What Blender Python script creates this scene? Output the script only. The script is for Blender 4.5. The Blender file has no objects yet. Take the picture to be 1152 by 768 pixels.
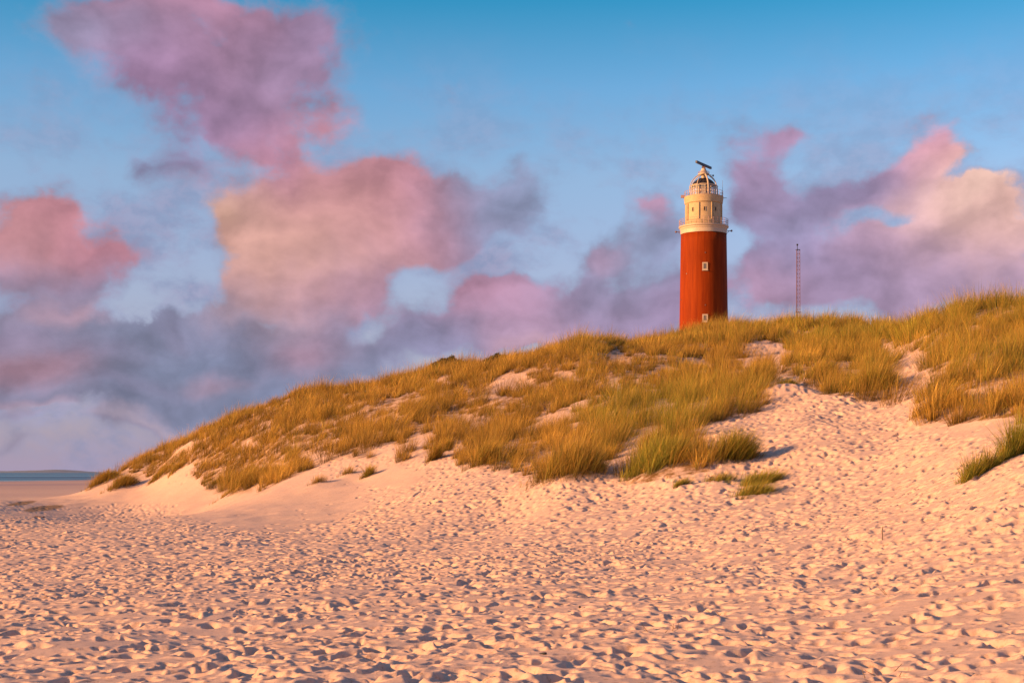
import bpy, bmesh, math, random
import numpy as np
from mathutils import Vector, Matrix

R = math.radians
rng = np.random.default_rng(7)
random.seed(7)
scene = bpy.context.scene
COL = scene.collection

# ------------------------------------------------------------------ survey
# The photograph was measured on a 1152 x 768 grid; F is its focal length in
# those units and HZ the row of the true horizon.
F, CX, HZ, EYE = 1700.0, 576.0, 530.5, 5.0
SUN_AZ, SUN_EL = R(-109.0), R(15.5)          # azimuth clockwise from +Y
SUN = np.array([math.sin(SUN_AZ)*math.cos(SUN_EL), math.cos(SUN_AZ)*math.cos(SUN_EL), math.sin(SUN_EL)])
EXPOSURE, SKY_K = 1.13, 0.08


def srgb(r, g, b):
    out = []
    for c in (r, g, b):
        c /= 255.0
        out.append(c/12.92 if c <= .04045 else ((c+.055)/1.055)**2.4)
    return tuple(out)


# ------------------------------------------------------------------ noise
def vnoise(x, y, seed):
    """smooth value noise in [-1, 1] at arbitrary coordinates"""
    tab = np.random.default_rng(seed).uniform(-1, 1, (256, 256)).astype(np.float32)
    xi, yi = np.floor(x), np.floor(y)
    fx, fy = x-xi, y-yi
    fx = fx*fx*fx*(fx*(fx*6-15)+10)
    fy = fy*fy*fy*(fy*(fy*6-15)+10)
    a, b = xi.astype(np.int64) & 255, yi.astype(np.int64) & 255
    a1, b1 = (a+1) & 255, (b+1) & 255
    return ((tab[a, b]*(1-fx)+tab[a1, b]*fx)*(1-fy) + (tab[a, b1]*(1-fx)+tab[a1, b1]*fx)*fy)


def fbm(x, y, seed, octaves=4, gain=.5):
    s, a, t = 0, 1., 0
    c, sn = math.cos(.6), math.sin(.6)
    for k in range(octaves):
        s = s + a*vnoise(x+17.3*k, y-9.1*k, seed+k)
        t += a
        a *= gain
        x, y = 2.03*(c*x-sn*y), 2.03*(sn*x+c*y)
    return s/t


def sstep(a, b, x):
    t = np.clip((x-a)/(b-a), 0, 1)
    return t*t*(3-2*t)


# ------------------------------------------------------------------ terrain
CTRL = [
 # near beach
 (0,768,13),(576,768,12.2),(1152,768,10.8),(0,680,23.5),(300,680,21.5),(576,680,20),(850,680,18.2),(1152,680,15.2),
 (0,620,43),(300,620,38),(576,620,33),(850,620,27.5),(1152,620,19.5),
 (0,580,78),(200,580,73),(400,575,60),(576,580,48),(700,580,42),(850,580,36.5),(1000,580,29.5),(1152,580,22.5),
 (0,563,118),(95,552,145),(0,557,200),(60,553,240),(0,548,330),(100,548,330),(50,540.8,800),
 # dune foot
 (245,562,98),(170,548,125),(330,530,88),(330,550,78),(410,538,76),(500,530,66),(500,550,58),(580,537,56),
 (640,552,49),(700,548,49),(760,550,45),(850,562,41),(850,540,45),(1000,550,36),(1000,520,42),(1100,548,28.5),
 (1110,520,33),(1152,540,26),
 # dune face and ridge
 (150,523,142),(200,502,138),(170,535,132),(260,476,132),(260,515,112),(260,545,103),(330,452,128),(330,495,105),
 (400,441,124),(400,485,98),(400,520,82),(500,416,122),(500,455,98),(500,495,79),(600,402,116),(600,440,93),
 (600,490,70),(600,520,60),(655,386,112),(700,388,114),(700,410,98),(700,450,77),(700,500,59),(750,384,120),
 (800,376,124),(800,395,106),(800,430,82),(800,470,61),(800,510,50),(845,372,126),(900,368,124),(900,385,106),
 (900,410,84),(895,437,69),(900,455,62),(900,480,54),(900,520,46),(960,369,118),(1010,374,106),(1000,390,90),
 (1000,410,76),(1000,450,58),(1000,480,50),(1055,362,88),(1100,352,78),(1100,380,66),(1100,420,54),(1080,460,47),
 (1100,490,40),(1152,349,74),(1152,400,57),(1152,460,43),(1152,505,33),
 # beyond the frame
 (1400,300,62),(1400,400,45),(1400,480,30),(1400,580,18.5),(1400,768,9.6),
 (-300,768,14.5),(-300,680,27),(-300,600,60),(-300,560,140),(-300,548,330),
]
# hidden ground behind the ridge: column, distance, height
BACK = [(150,170,3.6),(260,168,6.5),(330,160,8.8),(400,158,10.5),(500,155,12),(600,148,13),(655,142,14),(760,160,17),
        (845,170,18.5),(900,170,19),(1010,140,15),(1100,112,13),(1152,108,13),(1400,110,13),
        (792,287,26),(900,300,25.5),(150,300,2),(330,260,5),(500,280,10),(1152,250,16),(1400,260,15),
        (500,500,5),(900,500,12),(300,800,2),(700,800,4),(1152,800,6),(-300,800,.1),
        (-300,2000,-4),(0,2000,-4),(400,2000,-4),(800,2000,-3),(1152,2000,-3),(1400,2000,-3)]


def _build_tps():
    P, Z = [], []
    for px, py, Y in CTRL:
        u = (px-CX)/F
        P.append((math.atan(u), math.log(Y*math.sqrt(1+u*u))))
        Z.append(EYE-(py-HZ)/F*Y)
    for px, Y, z in BACK:
        u = (px-CX)/F
        P.append((math.atan(u), math.log(Y*math.sqrt(1+u*u))))
        Z.append(z)
    P, Z = np.array(P), np.array(Z)
    S = np.array([4.0, 1.0])
    P = P*S
    n = len(P)

    def ker(d2):
        return np.where(d2 > 1e-12, d2*np.log(np.maximum(d2, 1e-12)), 0)
    A = ker(((P[:, None]-P[None])**2).sum(-1)) + 2e-4*np.eye(n)
    Q = np.hstack([np.ones((n, 1)), P])
    M = np.block([[A, Q], [Q.T, np.zeros((3, 3))]])
    w = np.linalg.solve(M, np.concatenate([Z, np.zeros(3)]))
    th = np.linspace(-.52, .52, 420)
    lr = np.linspace(math.log(8), math.log(2600), 520)
    g = np.stack(np.meshgrid(th, lr, indexing='ij'), -1).reshape(-1, 2)*S
    out = np.empty(len(g))
    for k in range(0, len(g), 20000):
        c = g[k:k+20000]
        out[k:k+20000] = ker(((c[:, None]-P[None])**2).sum(-1))@w[:n]+w[n]+c@w[n+1:]
    return th, lr, out.reshape(420, 520)


TH, LR, TZ = _build_tps()


def grid_sample(G, a, b, a0, a1, b0, b1):
    i = np.clip((a-a0)/(a1-a0)*(G.shape[0]-1), 0, G.shape[0]-1.001)
    j = np.clip((b-b0)/(b1-b0)*(G.shape[1]-1), 0, G.shape[1]-1.001)
    ii, jj = i.astype(int), j.astype(int)
    fi, fj = i-ii, j-jj
    return ((G[ii, jj]*(1-fi)+G[ii+1, jj]*fi)*(1-fj)+(G[ii, jj+1]*(1-fi)+G[ii+1, jj+1]*fi)*fj)


MOUNDS = []          # (x, y, radius, height) little sand mounds that gather round grass clumps


def zbase(x, y):
    x, y = np.asarray(x, float), np.asarray(y, float)
    r = np.hypot(x, y)
    th = np.arctan2(x, y)
    z = grid_sample(TZ, np.clip(th, -.515, .515), np.log(np.maximum(r, 8.05)), TH[0], TH[-1], LR[0], LR[-1])
    plane = 3.3+.02*np.clip(x, -60, 30)+.004*np.clip(y, -80, 40)
    k = sstep(8.5, 13, r)*(1-sstep(.9, 1.7, np.abs(th)))
    z = plane*(1-k)+z*k
    # hollows and hummocks of the dune
    dm = sstep(4.6, 7.0, z)*sstep(15, 30, r)*(1-sstep(170, 260, r))
    z = z + dm*(.55*fbm(x/9, y/13, 31, 3)+.30*fbm(x/3.1, y/4.2, 41, 2))
    for mx, my, mr, mh in MOUNDS:
        z = z + mh*np.exp(-((x-mx)**2+(y-my)**2)/(mr*mr))
    return z


def ground_at(px, py, y0=8., y1=320.):
    """first point of the terrain met by the sight line through a measured point"""
    Y = np.geomspace(y0, y1, 1600)
    X = (px-CX)/F*Y
    d = zbase(X, Y)-(EYE-(py-HZ)/F*Y)
    k = np.argmax(d >= 0)
    if d[k] < 0:
        k = int(np.argmax(d))
    return float(X[k]), float(Y[k])


def project(x, y, z):
    return CX+F*x/y, HZ-F*(z-EYE)/y


# clumps that stand apart: base column, base row, width, height (measured), greenness, density, wind lean
CLUMPS = [
 ('olive_clump',(826,525),58,40,.7,1.0,.35,'rounded olive marram clump with a long shadow, alone on pale sand beside the trodden path'),
 ('big_clump',(744,541),74,76,.92,1.0,.30,'largest and greenest bushy marram clump at the dune foot, below the lighthouse'),
 ('low_mat',(857,549),44,14,.85,.9,.6,'low flat green grass mat just below the rounded olive clump'),
 ('low_mat',(850,562),38,15,.85,.9,.6,'lowest green grass mat, nearest the beach under the other flat mats'),
 ('low_mat',(812,546),34,9,.7,.6,.6,'thin trailing strip of short grass left of the flat green mats'),
 ('low_mat',(766,550),22,9,.8,.6,.6,'tiny bright green grass tuft at the right foot of the biggest clump'),
 ('tall_clump',(1150,512),46,62,.95,1.0,.12,'tall upright green reed grass cut off by the right edge of the photo'),
 ('tall_clump',(1108,533),48,36,.9,1.0,.12,'shorter upright green grass running out on the sand near the right edge'),
 ('tuft',(413,538),14,17,.5,.8,.3,'single small tuft standing by itself on the sand above the first footprints'),
 ('tuft',(391,536),18,13,.1,.5,.3,'thin pale golden tuft on sand, left of the single small tuft'),
 ('tuft',(357,547),22,14,.05,.4,.3,'sparse straw coloured wisp of grass lowest on the smooth sand slope'),
 ('cap',(884,441),30,15,.7,.9,.4,'small green grass cap on the rounded sand mound beside the path'),
 ('tuft',(488,520),18,26,.2,.9,.25,'narrow golden tuft with a slanting shadow at the dune foot, above the footprint trail'),
 ('tuft',(500,510),14,22,.2,.9,.25,'small golden tuft just right of and above the narrow tuft with slanting shadow'),
 ('mid_clump',(272,556),56,26,.15,1.0,.5,'low golden clump spilling furthest down onto the smooth sand at left'),
 ('mid_clump',(112,548),30,22,.25,1.0,.35,'clump at the seaward tip of the dune, against the sea'),
 ('mid_clump',(134,553),30,18,.2,.9,.35,'low golden clump on sand just below the seaward tip of the dune'),
 ('mid_clump',(178,541),24,13,.2,.8,.35,'small low clump on bare sand right of the seaward tip clumps'),
 ('mid_clump',(197,534),20,12,.2,.8,.35,'short dark based tuft between small low clump and dune grass at left'),
 ('mid_clump',(985,449),60,46,.45,1.0,.25,'broad yellow green clump above the trodden sand left of the shaded path'),
 ('mid_clump',(928,434),52,24,.4,.9,.35,'low ragged clump on the sand bank between the mound and the broad yellow green clump'),
 ('mid_clump',(852,436),46,40,.25,1.0,.35,'golden clump at the left side of the sandy path opening'),
 ('mid_clump',(640,546),88,66,.25,1.0,.35,'broad golden clump at the dune foot, left of the biggest green clump'),
 ('mid_clump',(545,528),34,38,.2,.9,.3,'golden clump at the dune foot between footprint trail and broad golden clump'),
 ('mid_clump',(1060,470),60,44,.2,1.0,.55,'windswept golden clump at the foot of the right dune beside the shaded path'),
 ('mid_clump',(1128,466),34,32,.25,.9,.3,'upright golden clump on the right dune foot near the photo edge'),
]
clump_world = []
for c in CLUMPS:
    X, Y = ground_at(*c[1])
    clump_world.append((X, Y))
for (kind, p, w, h, *_), (X, Y) in zip(CLUMPS, clump_world):
    wm = w*Y/F
    if kind not in ('low_mat', 'tall_clump'):
        MOUNDS.append((X, Y+.35*wm, .7*wm, min(.17*wm, .5)))
    elif kind == 'low_mat':
        MOUNDS.append((X, Y, .8*wm, .10))
XM, YM = ground_at(884, 447)
MOUNDS.append((XM, YM, 1.5, .55))          # the rounded mound beside the path

# bare sand inside the dune, as measured outlines, and single bare hollows
SAND_POLY = [
 [(786,482),(836,468),(862,456),(872,440),(866,418),(838,402),(832,390),(852,384),(880,384),(884,398),(880,420),(905,428),(900,436),(960,447),
  (1010,452),(1034,452),(1030,436),(1012,425),(1002,408),(985,398),(990,384),(1000,384),(1012,394),(1026,398),(1034,393),(1044,397),(1040,408),(1036,430),(1046,452),(1036,472),(1070,476),(1160,468),(1160,800),(700,800),(716,545),(800,530)],
 [(1018,386),(1046,376),(1052,380),(1022,391)],
 [(1002,400),(1012,386),(1028,398),(1044,398),(1046,408),(1042,440),(1018,462),(998,424)],
]
LOWER = [(-200,545),(92,545),(112,548),(135,541),(170,536),(205,532),(226,541),(240,556),(262,558),(300,552),(325,538),(352,529),(385,516),(405,526),
         (432,516),(452,524),(478,512),(505,516),(528,524),(565,530),(600,538),(690,540),(716,548),(900,600),(1400,600)]
HOLES = [(852,394,22,7),(838,418,13,18),(866,442,16,14),(880,400,12,8),(1018,430,20,16),(925,421,42,10),(965,421,28,8),(985,377,8,6),(500,428,16,9),(722,398,14,5),(868,368,10,6),(628,470,34,10),(600,482,20,8),(560,435,12,7),(590,430,9,8),
         (555,445,12,5),(720,425,9,7),(715,440,12,5),(745,458,16,6),(692,527,15,18),(706,506,17,10),(724,490,14,9),
         (570,506,18,12),(520,470,18,6),(475,495,20,8),(440,470,12,5),(395,522,26,7),(350,514,24,7),(440,508,16,7),(340,500,16,4),(375,498,14,5),(310,524,18,4),
         (228,520,10,4),(470,452,10,8),(540,480,14,6),(600,418,14,6),(655,455,14,6),(690,430,12,5),
         (975,372,8,6),(1120,388,16,7),(1070,440,18,7),(925,418,26,6),(300,478,10,4),(280,500,10,6),(430,505,18,7),(815,440,12,5),
         (780,460,14,5),(640,430,10,5),(510,505,10,12)]


def in_poly(px, py, poly):
    ins = np.zeros(px.shape, bool)
    n = len(poly)
    for i in range(n):
        x0, y0 = poly[i]
        x1, y1 = poly[(i+1) % n]
        if y0 == y1:
            continue
        c = ((y0 > py) != (y1 > py)) & (px < (x1-x0)*(py-y0)/(y1-y0)+x0)
        ins ^= c
    return ins


def grass_density(x, y, z):
    px, py = project(x, y, z)
    wx = px+5*fbm(x/1.6, y/2.4, 71, 2)
    wy = py+3*fbm(x/1.6, y/2.4, 77, 2)
    d = np.ones(px.shape)
    lx, ly = zip(*LOWER)
    d *= 1-sstep(-9, 3, wy-np.interp(wx, lx, ly))
    for poly in SAND_POLY:
        d[in_poly(wx, wy, poly)] = 0
    for hx, hy, a, b in HOLES:
        k_ = .8 if hy < 446 else 1.15
        a, b = a*k_, b*k_
        q = ((wx-hx)/a+.35*(wy-hy)/b)**2+((wy-hy)/b+.25*(wx-hx)/a)**2
        d *= sstep(.25, .9, q)
    n = fbm(x/2.2+.12*y, y/5.5, 81, 3)
    d *= sstep(-.55, -.15, n+.25*sstep(9, 14, z))
    return d


# ------------------------------------------------------------------ footprints
def print_density(x, y):
    z = zbase(x, y)
    px, py = project(x, y, z)
    d = np.ones(px.shape)
    # the smooth wind-blown apron below the left dune stays untouched
    d *= sstep(.8, 1.5, ((px-300)/110)**2+((py-560)/34)**2)
    d *= sstep(.7, 1.4, ((px-140)/130)**2+((py-556)/11)**2)
    d *= sstep(.7, 1.4, ((px-430)/50)**2+((py-535)/14)**2)
    d *= sstep(.6, 1.4, ((px-1090)/60)**2+((py-478)/12)**2)
    d *= 1-.75*sstep(5.2, 6.2, z)*(px < 790)
    d *= 1-.85*sstep(0, 1, grass_density(x, y, z))
    d *= sstep(.75, 1.5, ((px-40)/75)**2+((py-572)/10)**2)*.8+.2
    d *= .9+.35*fbm(x/5, y/7, 91, 2)
    return np.clip(d, 0, 1)


class PrintField:
    def __init__(s, x0, x1, y0, y1, res, dens, seed, deep=1.):
        s.b = (x0, x1, y0, y1)
        nx, ny = int((x1-x0)/res)+1, int((y1-y0)/res)+1
        H = np.zeros((nx, ny), np.float32)
        g = np.random.default_rng(seed)
        n = int((x1-x0)*(y1-y0)*dens)
        X, Y = g.uniform(x0, x1, n), g.uniform(y0, y1, n)
        keep = (np.abs(X) < .40*Y+3) & (g.uniform(0, 1, n) < print_density(X, Y))
        X, Y = X[keep], Y[keep]
        # walkers: strings of prints along and across the beach and up the path
        TX, TY = [], []
        W = [(-12, 14, .55, 70), (9, 13, -.5, 60), (-3, 13, .15, 60), (2, 30, 1.1, 40), (-20, 40, .9, 60), (4, 12, .25, 80), (12, 22, -.9, 50),
             (-4, 46, -.15, 26), (-3.5, 47, -.1, 24), (8, 36, .2, 40), (9, 34, .3, 40), (11, 40, .1, 30), (-7, 52, -.1, 22), (-30, 60, 1.3, 50),
             (-10, 25, 1.2, 40), (3, 20, -1.2, 40)]
        for (wx, wy, a, m) in W:
            for i in range(m):
                sgn = .12 if i % 2 else -.12
                TX.append(wx+math.cos(a)*sgn)
                TY.append(wy-math.sin(a)*sgn)
                wx += math.sin(a)*.68
                wy += math.cos(a)*.68
                a += g.normal(0, .05)
        TX, TY = np.array(TX), np.array(TY)
        k = (TX > x0+1) & (TX < x1-1) & (TY > y0+1) & (TY < y1-1)
        X, Y = np.concatenate([X, TX[k]]), np.concatenate([Y, TY[k]])
        o = g.permutation(len(X))
        for x, y in zip(X[o], Y[o]):
            a, b = g.uniform(.068, .135), g.uniform(.046, .085)
            dep = g.uniform(.030, .085)*deep
            if g.uniform() < .24:
                a, b, dep = a*1.75, b*1.7, dep*1.6
            ang = g.uniform(0, 2*math.pi)
            ph1, ph2 = g.uniform(0, 6.3, 2)
            rad = 1.9*a
            i0, i1 = int((x-rad-x0)/res), int((x+rad-x0)/res)+2
            j0, j1 = int((y-rad-y0)/res), int((y+rad-y0)/res)+2
            if i0 < 1 or j0 < 1 or i1 > nx-1 or j1 > ny-1:
                continue
            gx = x0+np.arange(i0, i1)*res-x
            gy = y0+np.arange(j0, j1)*res-y
            gx, gy = gx[:, None], gy[None]
            u = gx*math.cos(ang)+gy*math.sin(ang)
            v = -gx*math.sin(ang)+gy*math.cos(ang)
            q = np.sqrt((u/a)**2+(v/(b*(1+.25*u/a)))**2)
            q = q*(1+.16*np.sin(3*np.arctan2(v, u)+ph1)+.10*np.sin(5*np.arctan2(v, u)+ph2))
            pit = -dep*(1-sstep(.55, 1.06, q))*(1+.45*u/a)
            rim = .15*dep*np.exp(-((q-1.28)/.26)**2)*(1+.8*u/(a*1.5))
            old = H[i0:i1, j0:j1]
            wgt = 1-.85*(1-sstep(.8, 1.5, q))
            H[i0:i1, j0:j1] = old*wgt+pit+rim
        for _ in range(2):      # dry sand slumps to its angle of repose
            H[1:-1, 1:-1] = .5*H[1:-1, 1:-1]+.125*(H[2:, 1:-1]+H[:-2, 1:-1]+H[1:-1, 2:]+H[1:-1, :-2])
        s.H = H

    def __call__(s, x, y):
        x0, x1, y0, y1 = s.b
        ins = (x > x0) & (x < x1) & (y > y0) & (y < y1)
        return np.where(ins, grid_sample(s.H, x, y, x0, x1, y0, y1), 0)


near_prints = PrintField(-19, 19, 8, 36, .018, 21.0, 3)
far_prints = PrintField(-46, 34, 34, 120, .04, 15., 4, 1.4)


def zfull(x, y):
    z = zbase(x, y)
    r = np.hypot(x, y)
    t = sstep(34.3, 35.8, y)
    fp = near_prints(x, y)*(1-t)+far_prints(x, y)*t
    lit = 1-sstep(150, 220, r)
    beach = (1-.6*sstep(5.5, 7, z))
    z = z + fp
    z = z + lit*beach*(.075*fbm(x/1.6, y/2.1, 51, 2)+.007*fbm(x/.24, y/.27, 61, 3))
    return z


# ------------------------------------------------------------------ scene helpers
def new_mat(name):
    m = bpy.data.materials.new(name)
    m.use_nodes = True
    nt = m.node_tree
    return m, nt, nt.nodes['Principled BSDF']


def simple_mat(name, col, rough=.6, metal=0., var=.12, scale=3., bump=.0):
    m, nt, b = new_mat(name)
    tc = nt.nodes.new('ShaderNodeTexCoord')
    n = nt.nodes.new('ShaderNodeTexNoise')
    n.inputs['Scale'].default_value = scale
    n.inputs['Detail'].default_value = 6
    nt.links.new(tc.outputs['Object'], n.inputs['Vector'])
    r = nt.nodes.new('ShaderNodeMapRange')
    r.inputs['To Min'].default_value = 1-var
    r.inputs['To Max'].default_value = 1+var
    nt.links.new(n.outputs['Fac'], r.inputs['Value'])
    v = nt.nodes.new('ShaderNodeVectorMath')
    v.operation = 'SCALE'
    v.inputs[0].default_value = col
    nt.links.new(r.outputs[0], v.inputs['Scale'])
    nt.links.new(v.outputs[0], b.inputs['Base Color'])
    b.inputs['Roughness'].default_value = rough
    b.inputs['Metallic'].default_value = metal
    if bump:
        bp = nt.nodes.new('ShaderNodeBump')
        bp.inputs['Strength'].default_value = bump
        bp.inputs['Distance'].default_value = .05
        nt.links.new(n.outputs['Fac'], bp.inputs['Height'])
        nt.links.new(bp.outputs[0], b.inputs['Normal'])
    return m


def mesh_np(name, verts, quads=None, tris=None, mat=None, smooth=True, cols=None):
    me = bpy.data.meshes.new(name)
    nq = 0 if quads is None else len(quads)
    ntr = 0 if tris is None else len(tris)
    me.vertices.add(len(verts))
    me.vertices.foreach_set('co', np.ascontiguousarray(verts, np.float32).ravel())
    loops = []
    if nq:
        loops.append(np.asarray(quads, np.int32).ravel())
    if ntr:
        loops.append(np.asarray(tris, np.int32).ravel())
    loops = np.concatenate(loops)
    me.loops.add(len(loops))
    me.loops.foreach_set('vertex_index', loops)
    me.polygons.add(nq+ntr)
    starts = np.concatenate([np.arange(nq)*4, nq*4+np.arange(ntr)*3]).astype(np.int32)
    me.polygons.foreach_set('loop_start', starts)
    if smooth:
        me.polygons.foreach_set('use_smooth', np.ones(nq+ntr, bool))
    if cols is not None:
        a = me.color_attributes.new('Col', 'FLOAT_COLOR', 'POINT')
        c = np.ones((len(verts), 4), np.float32)
        c[:, :cols.shape[1]] = cols
        a.data.foreach_set('color', c.ravel())
    me.update(calc_edges=True)
    me.validate()
    if mat:
        me.materials.append(mat)
    o = bpy.data.objects.new(name, me)
    COL.objects.link(o)
    return o


def obj(name, bm, mat, parent=None, smooth=False):
    me = bpy.data.meshes.new(name)
    bm.normal_update()
    bm.to_mesh(me)
    bm.free()
    if smooth:
        me.polygons.foreach_set('use_smooth', [True]*len(me.polygons))
    me.materials.append(mat)
    o = bpy.data.objects.new(name, me)
    COL.objects.link(o)
    o.parent = parent
    return o


def empty(name, loc, rz=0):
    o = bpy.data.objects.new(name, None)
    o.location = loc
    o.rotation_euler = (0, 0, rz)
    COL.objects.link(o)
    return o


def tag(o, label, cat, group=None):
    o['label'], o['category'] = label, cat
    if group:
        o['group'] = group
    return o


def add_box(bm, c, s, rz=0.):
    m = Matrix.Translation(c) @ Matrix.Rotation(rz, 4, 'Z') @ Matrix.Diagonal((*s, 1))
    bmesh.ops.create_cube(bm, size=1, matrix=m)


def add_tube(bm, a, b, r, r2=None, n=6):
    a, b = Vector(a), Vector(b)
    d = b-a
    m = Matrix.Translation((a+b)/2) @ d.to_track_quat('Z', 'Y').to_matrix().to_4x4()
    bmesh.ops.create_cone(bm, cap_ends=True, segments=n, radius1=r, radius2=r if r2 is None else r2, depth=d.length, matrix=m)


def add_path(bm, pts, r, n=6):
    for a, b in zip(pts[:-1], pts[1:]):
        add_tube(bm, a, b, r, n=n)


def add_lathe(bm, prof, n=64, cap0=False, cap1=False):
    rings = []
    for r, z in prof:
        rings.append([bm.verts.new((r*math.sin(2*math.pi*k/n), -r*math.cos(2*math.pi*k/n), z)) for k in range(n)])
    for A, B in zip(rings[:-1], rings[1:]):
        for k in range(n):
            bm.faces.new((A[k], A[(k+1) % n], B[(k+1) % n], B[k]))
    if cap0:
        bm.faces.new(rings[0][::-1])
    if cap1:
        bm.faces.new(rings[-1])


def add_ring(bm, R_, z, r, n=48, m=6):
    add_torus(bm, R_, z, r, n, m)


def add_torus(bm, R_, z, r, n=48, m=6):
    vs = []
    for k in range(n):
        a = 2*math.pi*k/n
        vs.append([bm.verts.new(((R_+r*math.cos(2*math.pi*j/m))*math.sin(a), -(R_+r*math.cos(2*math.pi*j/m))*math.cos(a), z+r*math.sin(2*math.pi*j/m))) for j in range(m)])
    for k in range(n):
        for j in range(m):
            bm.faces.new((vs[k][j], vs[(k+1) % n][j], vs[(k+1) % n][(j+1) % m], vs[k][(j+1) % m]))


# ------------------------------------------------------------------ ground sheet
def make_ground():
    fine = np.linspace(-.44, .46, 1120)
    lo = -.44-np.geomspace(.002, math.pi-.44, 80)
    hi = .46+np.geomspace(.002, math.pi-.46, 80)
    th = np.concatenate([lo[::-1], fine, hi])
    rr = [np.linspace(.6, 9.5, 16)[:-1], np.arange(9.5, 20, .022), np.arange(20, 36, .036), np.arange(36, 62, .06), np.arange(62, 100, .14),
          np.arange(100, 175, .5), np.geomspace(175, 2600, 60)]
    r = np.concatenate(rr)
    T, Rr = np.meshgrid(th, r)
    x, y = Rr*np.sin(T), Rr*np.cos(T)
    z = zfull(x, y)
    nr, nth = T.shape
    v = np.stack([x, y, z], -1).reshape(-1, 3)
    i = np.arange(nr-1)[:, None]*nth+np.arange(nth-1)[None]
    q = np.stack([i, i+1, i+nth+1, i+nth], -1).reshape(-1, 4)[:, ::-1]
    # dampness: R = smooth damp hollows, G = wet lower beach
    px, py = project(x, np.where(y > 1, y, 1e9), z)
    damp = np.zeros(px.shape)
    xd, yd = ground_at(50, 571)
    for (cx, cy, a, b, rot) in ((49, 571.5, 23, 3.2, -.12), (24, 566, 17, 2.2, -.12)):
        wx, wy = px+2.0*fbm(x/1.2, y/3, 97, 2), py+.6*fbm(x/1.2, y/3, 98, 2)
        u = (wx-cx)
        w = (wy-cy)-rot*u
        damp = np.maximum(damp, 1-sstep(.8, 1.1, np.sqrt((u/a)**2+(w/b)**2)))
    damp = np.where((y > 60) & (y < 130), damp, 0)
    wet = np.clip((1-(z-.25)/2.4)*(.75+.9*fbm(x/160, y/45, 171, 3)), 0, 1)*sstep(150, 230, np.hypot(x, y))
    # ground darkened where grass is thick, painting in the shade between tufts
    tuft_shade = np.zeros(px.shape)
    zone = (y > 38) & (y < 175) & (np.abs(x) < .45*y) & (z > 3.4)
    tuft_shade[zone] = grass_density(x[zone], y[zone], z[zone])
    cols = np.stack([damp, wet, tuft_shade], -1).reshape(-1, 3)
    m, nt, b = new_mat('dry_sand')
    N, L = nt.nodes, nt.links
    geo = N.new('ShaderNodeNewGeometry')
    att = N.new('ShaderNodeAttribute')
    att.attribute_name = 'Col'
    sep = N.new('ShaderNodeSeparateColor')
    L.new(att.outputs['Color'], sep.inputs[0])
    big = N.new('ShaderNodeTexNoise')
    big.inputs['Scale'].default_value = .35
    big.inputs['Detail'].default_value = 5
    fin = N.new('ShaderNodeTexNoise')
    fin.inputs['Scale'].default_value = 38
    fin.inputs['Detail'].default_value = 6
    fin.inputs['Roughness'].default_value = .7
    spk = N.new('ShaderNodeTexNoise')
    spk.inputs['Scale'].default_value = 9
    spk.inputs['Detail'].default_value = 8
    spk.inputs['Roughness'].default_value = .75
    for n in (big, fin, spk):
        L.new(geo.outputs['Position'], n.inputs['Vector'])
    mx = N.new('ShaderNodeMix')
    mx.data_type = 'RGBA'
    L.new(big.outputs['Fac'], mx.inputs['Factor'])
    mx.inputs['A'].default_value = (.48, .35, .262, 1)
    mx.inputs['B'].default_value = (.54, .395, .305, 1)
    ramp = N.new('ShaderNodeValToRGB')
    ramp.color_ramp.elements[0].position = .33
    ramp.color_ramp.elements[0].color = (.55, .50, .46, 1)
    ramp.color_ramp.elements[1].position = .46
    ramp.color_ramp.elements[1].color = (1, 1, 1, 1)
    L.new(spk.outputs['Fac'], ramp.inputs['Fac'])
    mu = N.new('ShaderNodeMix')
    mu.data_type = 'RGBA'
    mu.blend_type = 'MULTIPLY'
    mu.inputs['Factor'].default_value = 1
    L.new(mx.outputs['Result'], mu.inputs['A'])
    L.new(ramp.outputs['Color'], mu.inputs['B'])
    dm = N.new('ShaderNodeMix')
    dm.data_type = 'RGBA'
    dm.inputs['B'].default_value = (.24, .155, .085, 1)
    L.new(sep.outputs[0], dm.inputs['Factor'])
    L.new(mu.outputs['Result'], dm.inputs['A'])
    wt = N.new('ShaderNodeMix')
    wt.data_type = 'RGBA'
    wt.inputs['B'].default_value = (.26, .175, .16, 1)
    L.new(sep.outputs[1], wt.inputs['Factor'])
    L.new(dm.outputs['Result'], wt.inputs['A'])
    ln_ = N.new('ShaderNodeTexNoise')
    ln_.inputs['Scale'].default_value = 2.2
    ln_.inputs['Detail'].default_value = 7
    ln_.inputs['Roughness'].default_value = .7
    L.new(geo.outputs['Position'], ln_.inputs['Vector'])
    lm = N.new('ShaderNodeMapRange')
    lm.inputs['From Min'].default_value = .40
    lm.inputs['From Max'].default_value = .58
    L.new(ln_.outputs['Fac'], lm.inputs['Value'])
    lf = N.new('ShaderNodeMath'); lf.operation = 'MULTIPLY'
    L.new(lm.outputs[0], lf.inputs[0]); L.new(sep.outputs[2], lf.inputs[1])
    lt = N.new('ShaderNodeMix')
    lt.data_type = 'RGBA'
    lt.inputs['B'].default_value = (.15, .085, .028, 1)  # dark brown for the painted shade between tufts
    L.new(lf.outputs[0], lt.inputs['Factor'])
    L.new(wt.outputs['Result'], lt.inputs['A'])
    L.new(lt.outputs['Result'], b.inputs['Base Color'])
    rg = N.new('ShaderNodeMapRange')
    rg.inputs['To Min'].default_value = .95
    rg.inputs['To Max'].default_value = .45
    L.new(sep.outputs[1], rg.inputs['Value'])
    L.new(rg.outputs[0], b.inputs['Roughness'])
    b.inputs['Specular IOR Level'].default_value = .15
    bp = N.new('ShaderNodeBump')
    bp.inputs['Strength'].default_value = .55
    bp.inputs['Distance'].default_value = .012
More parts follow.
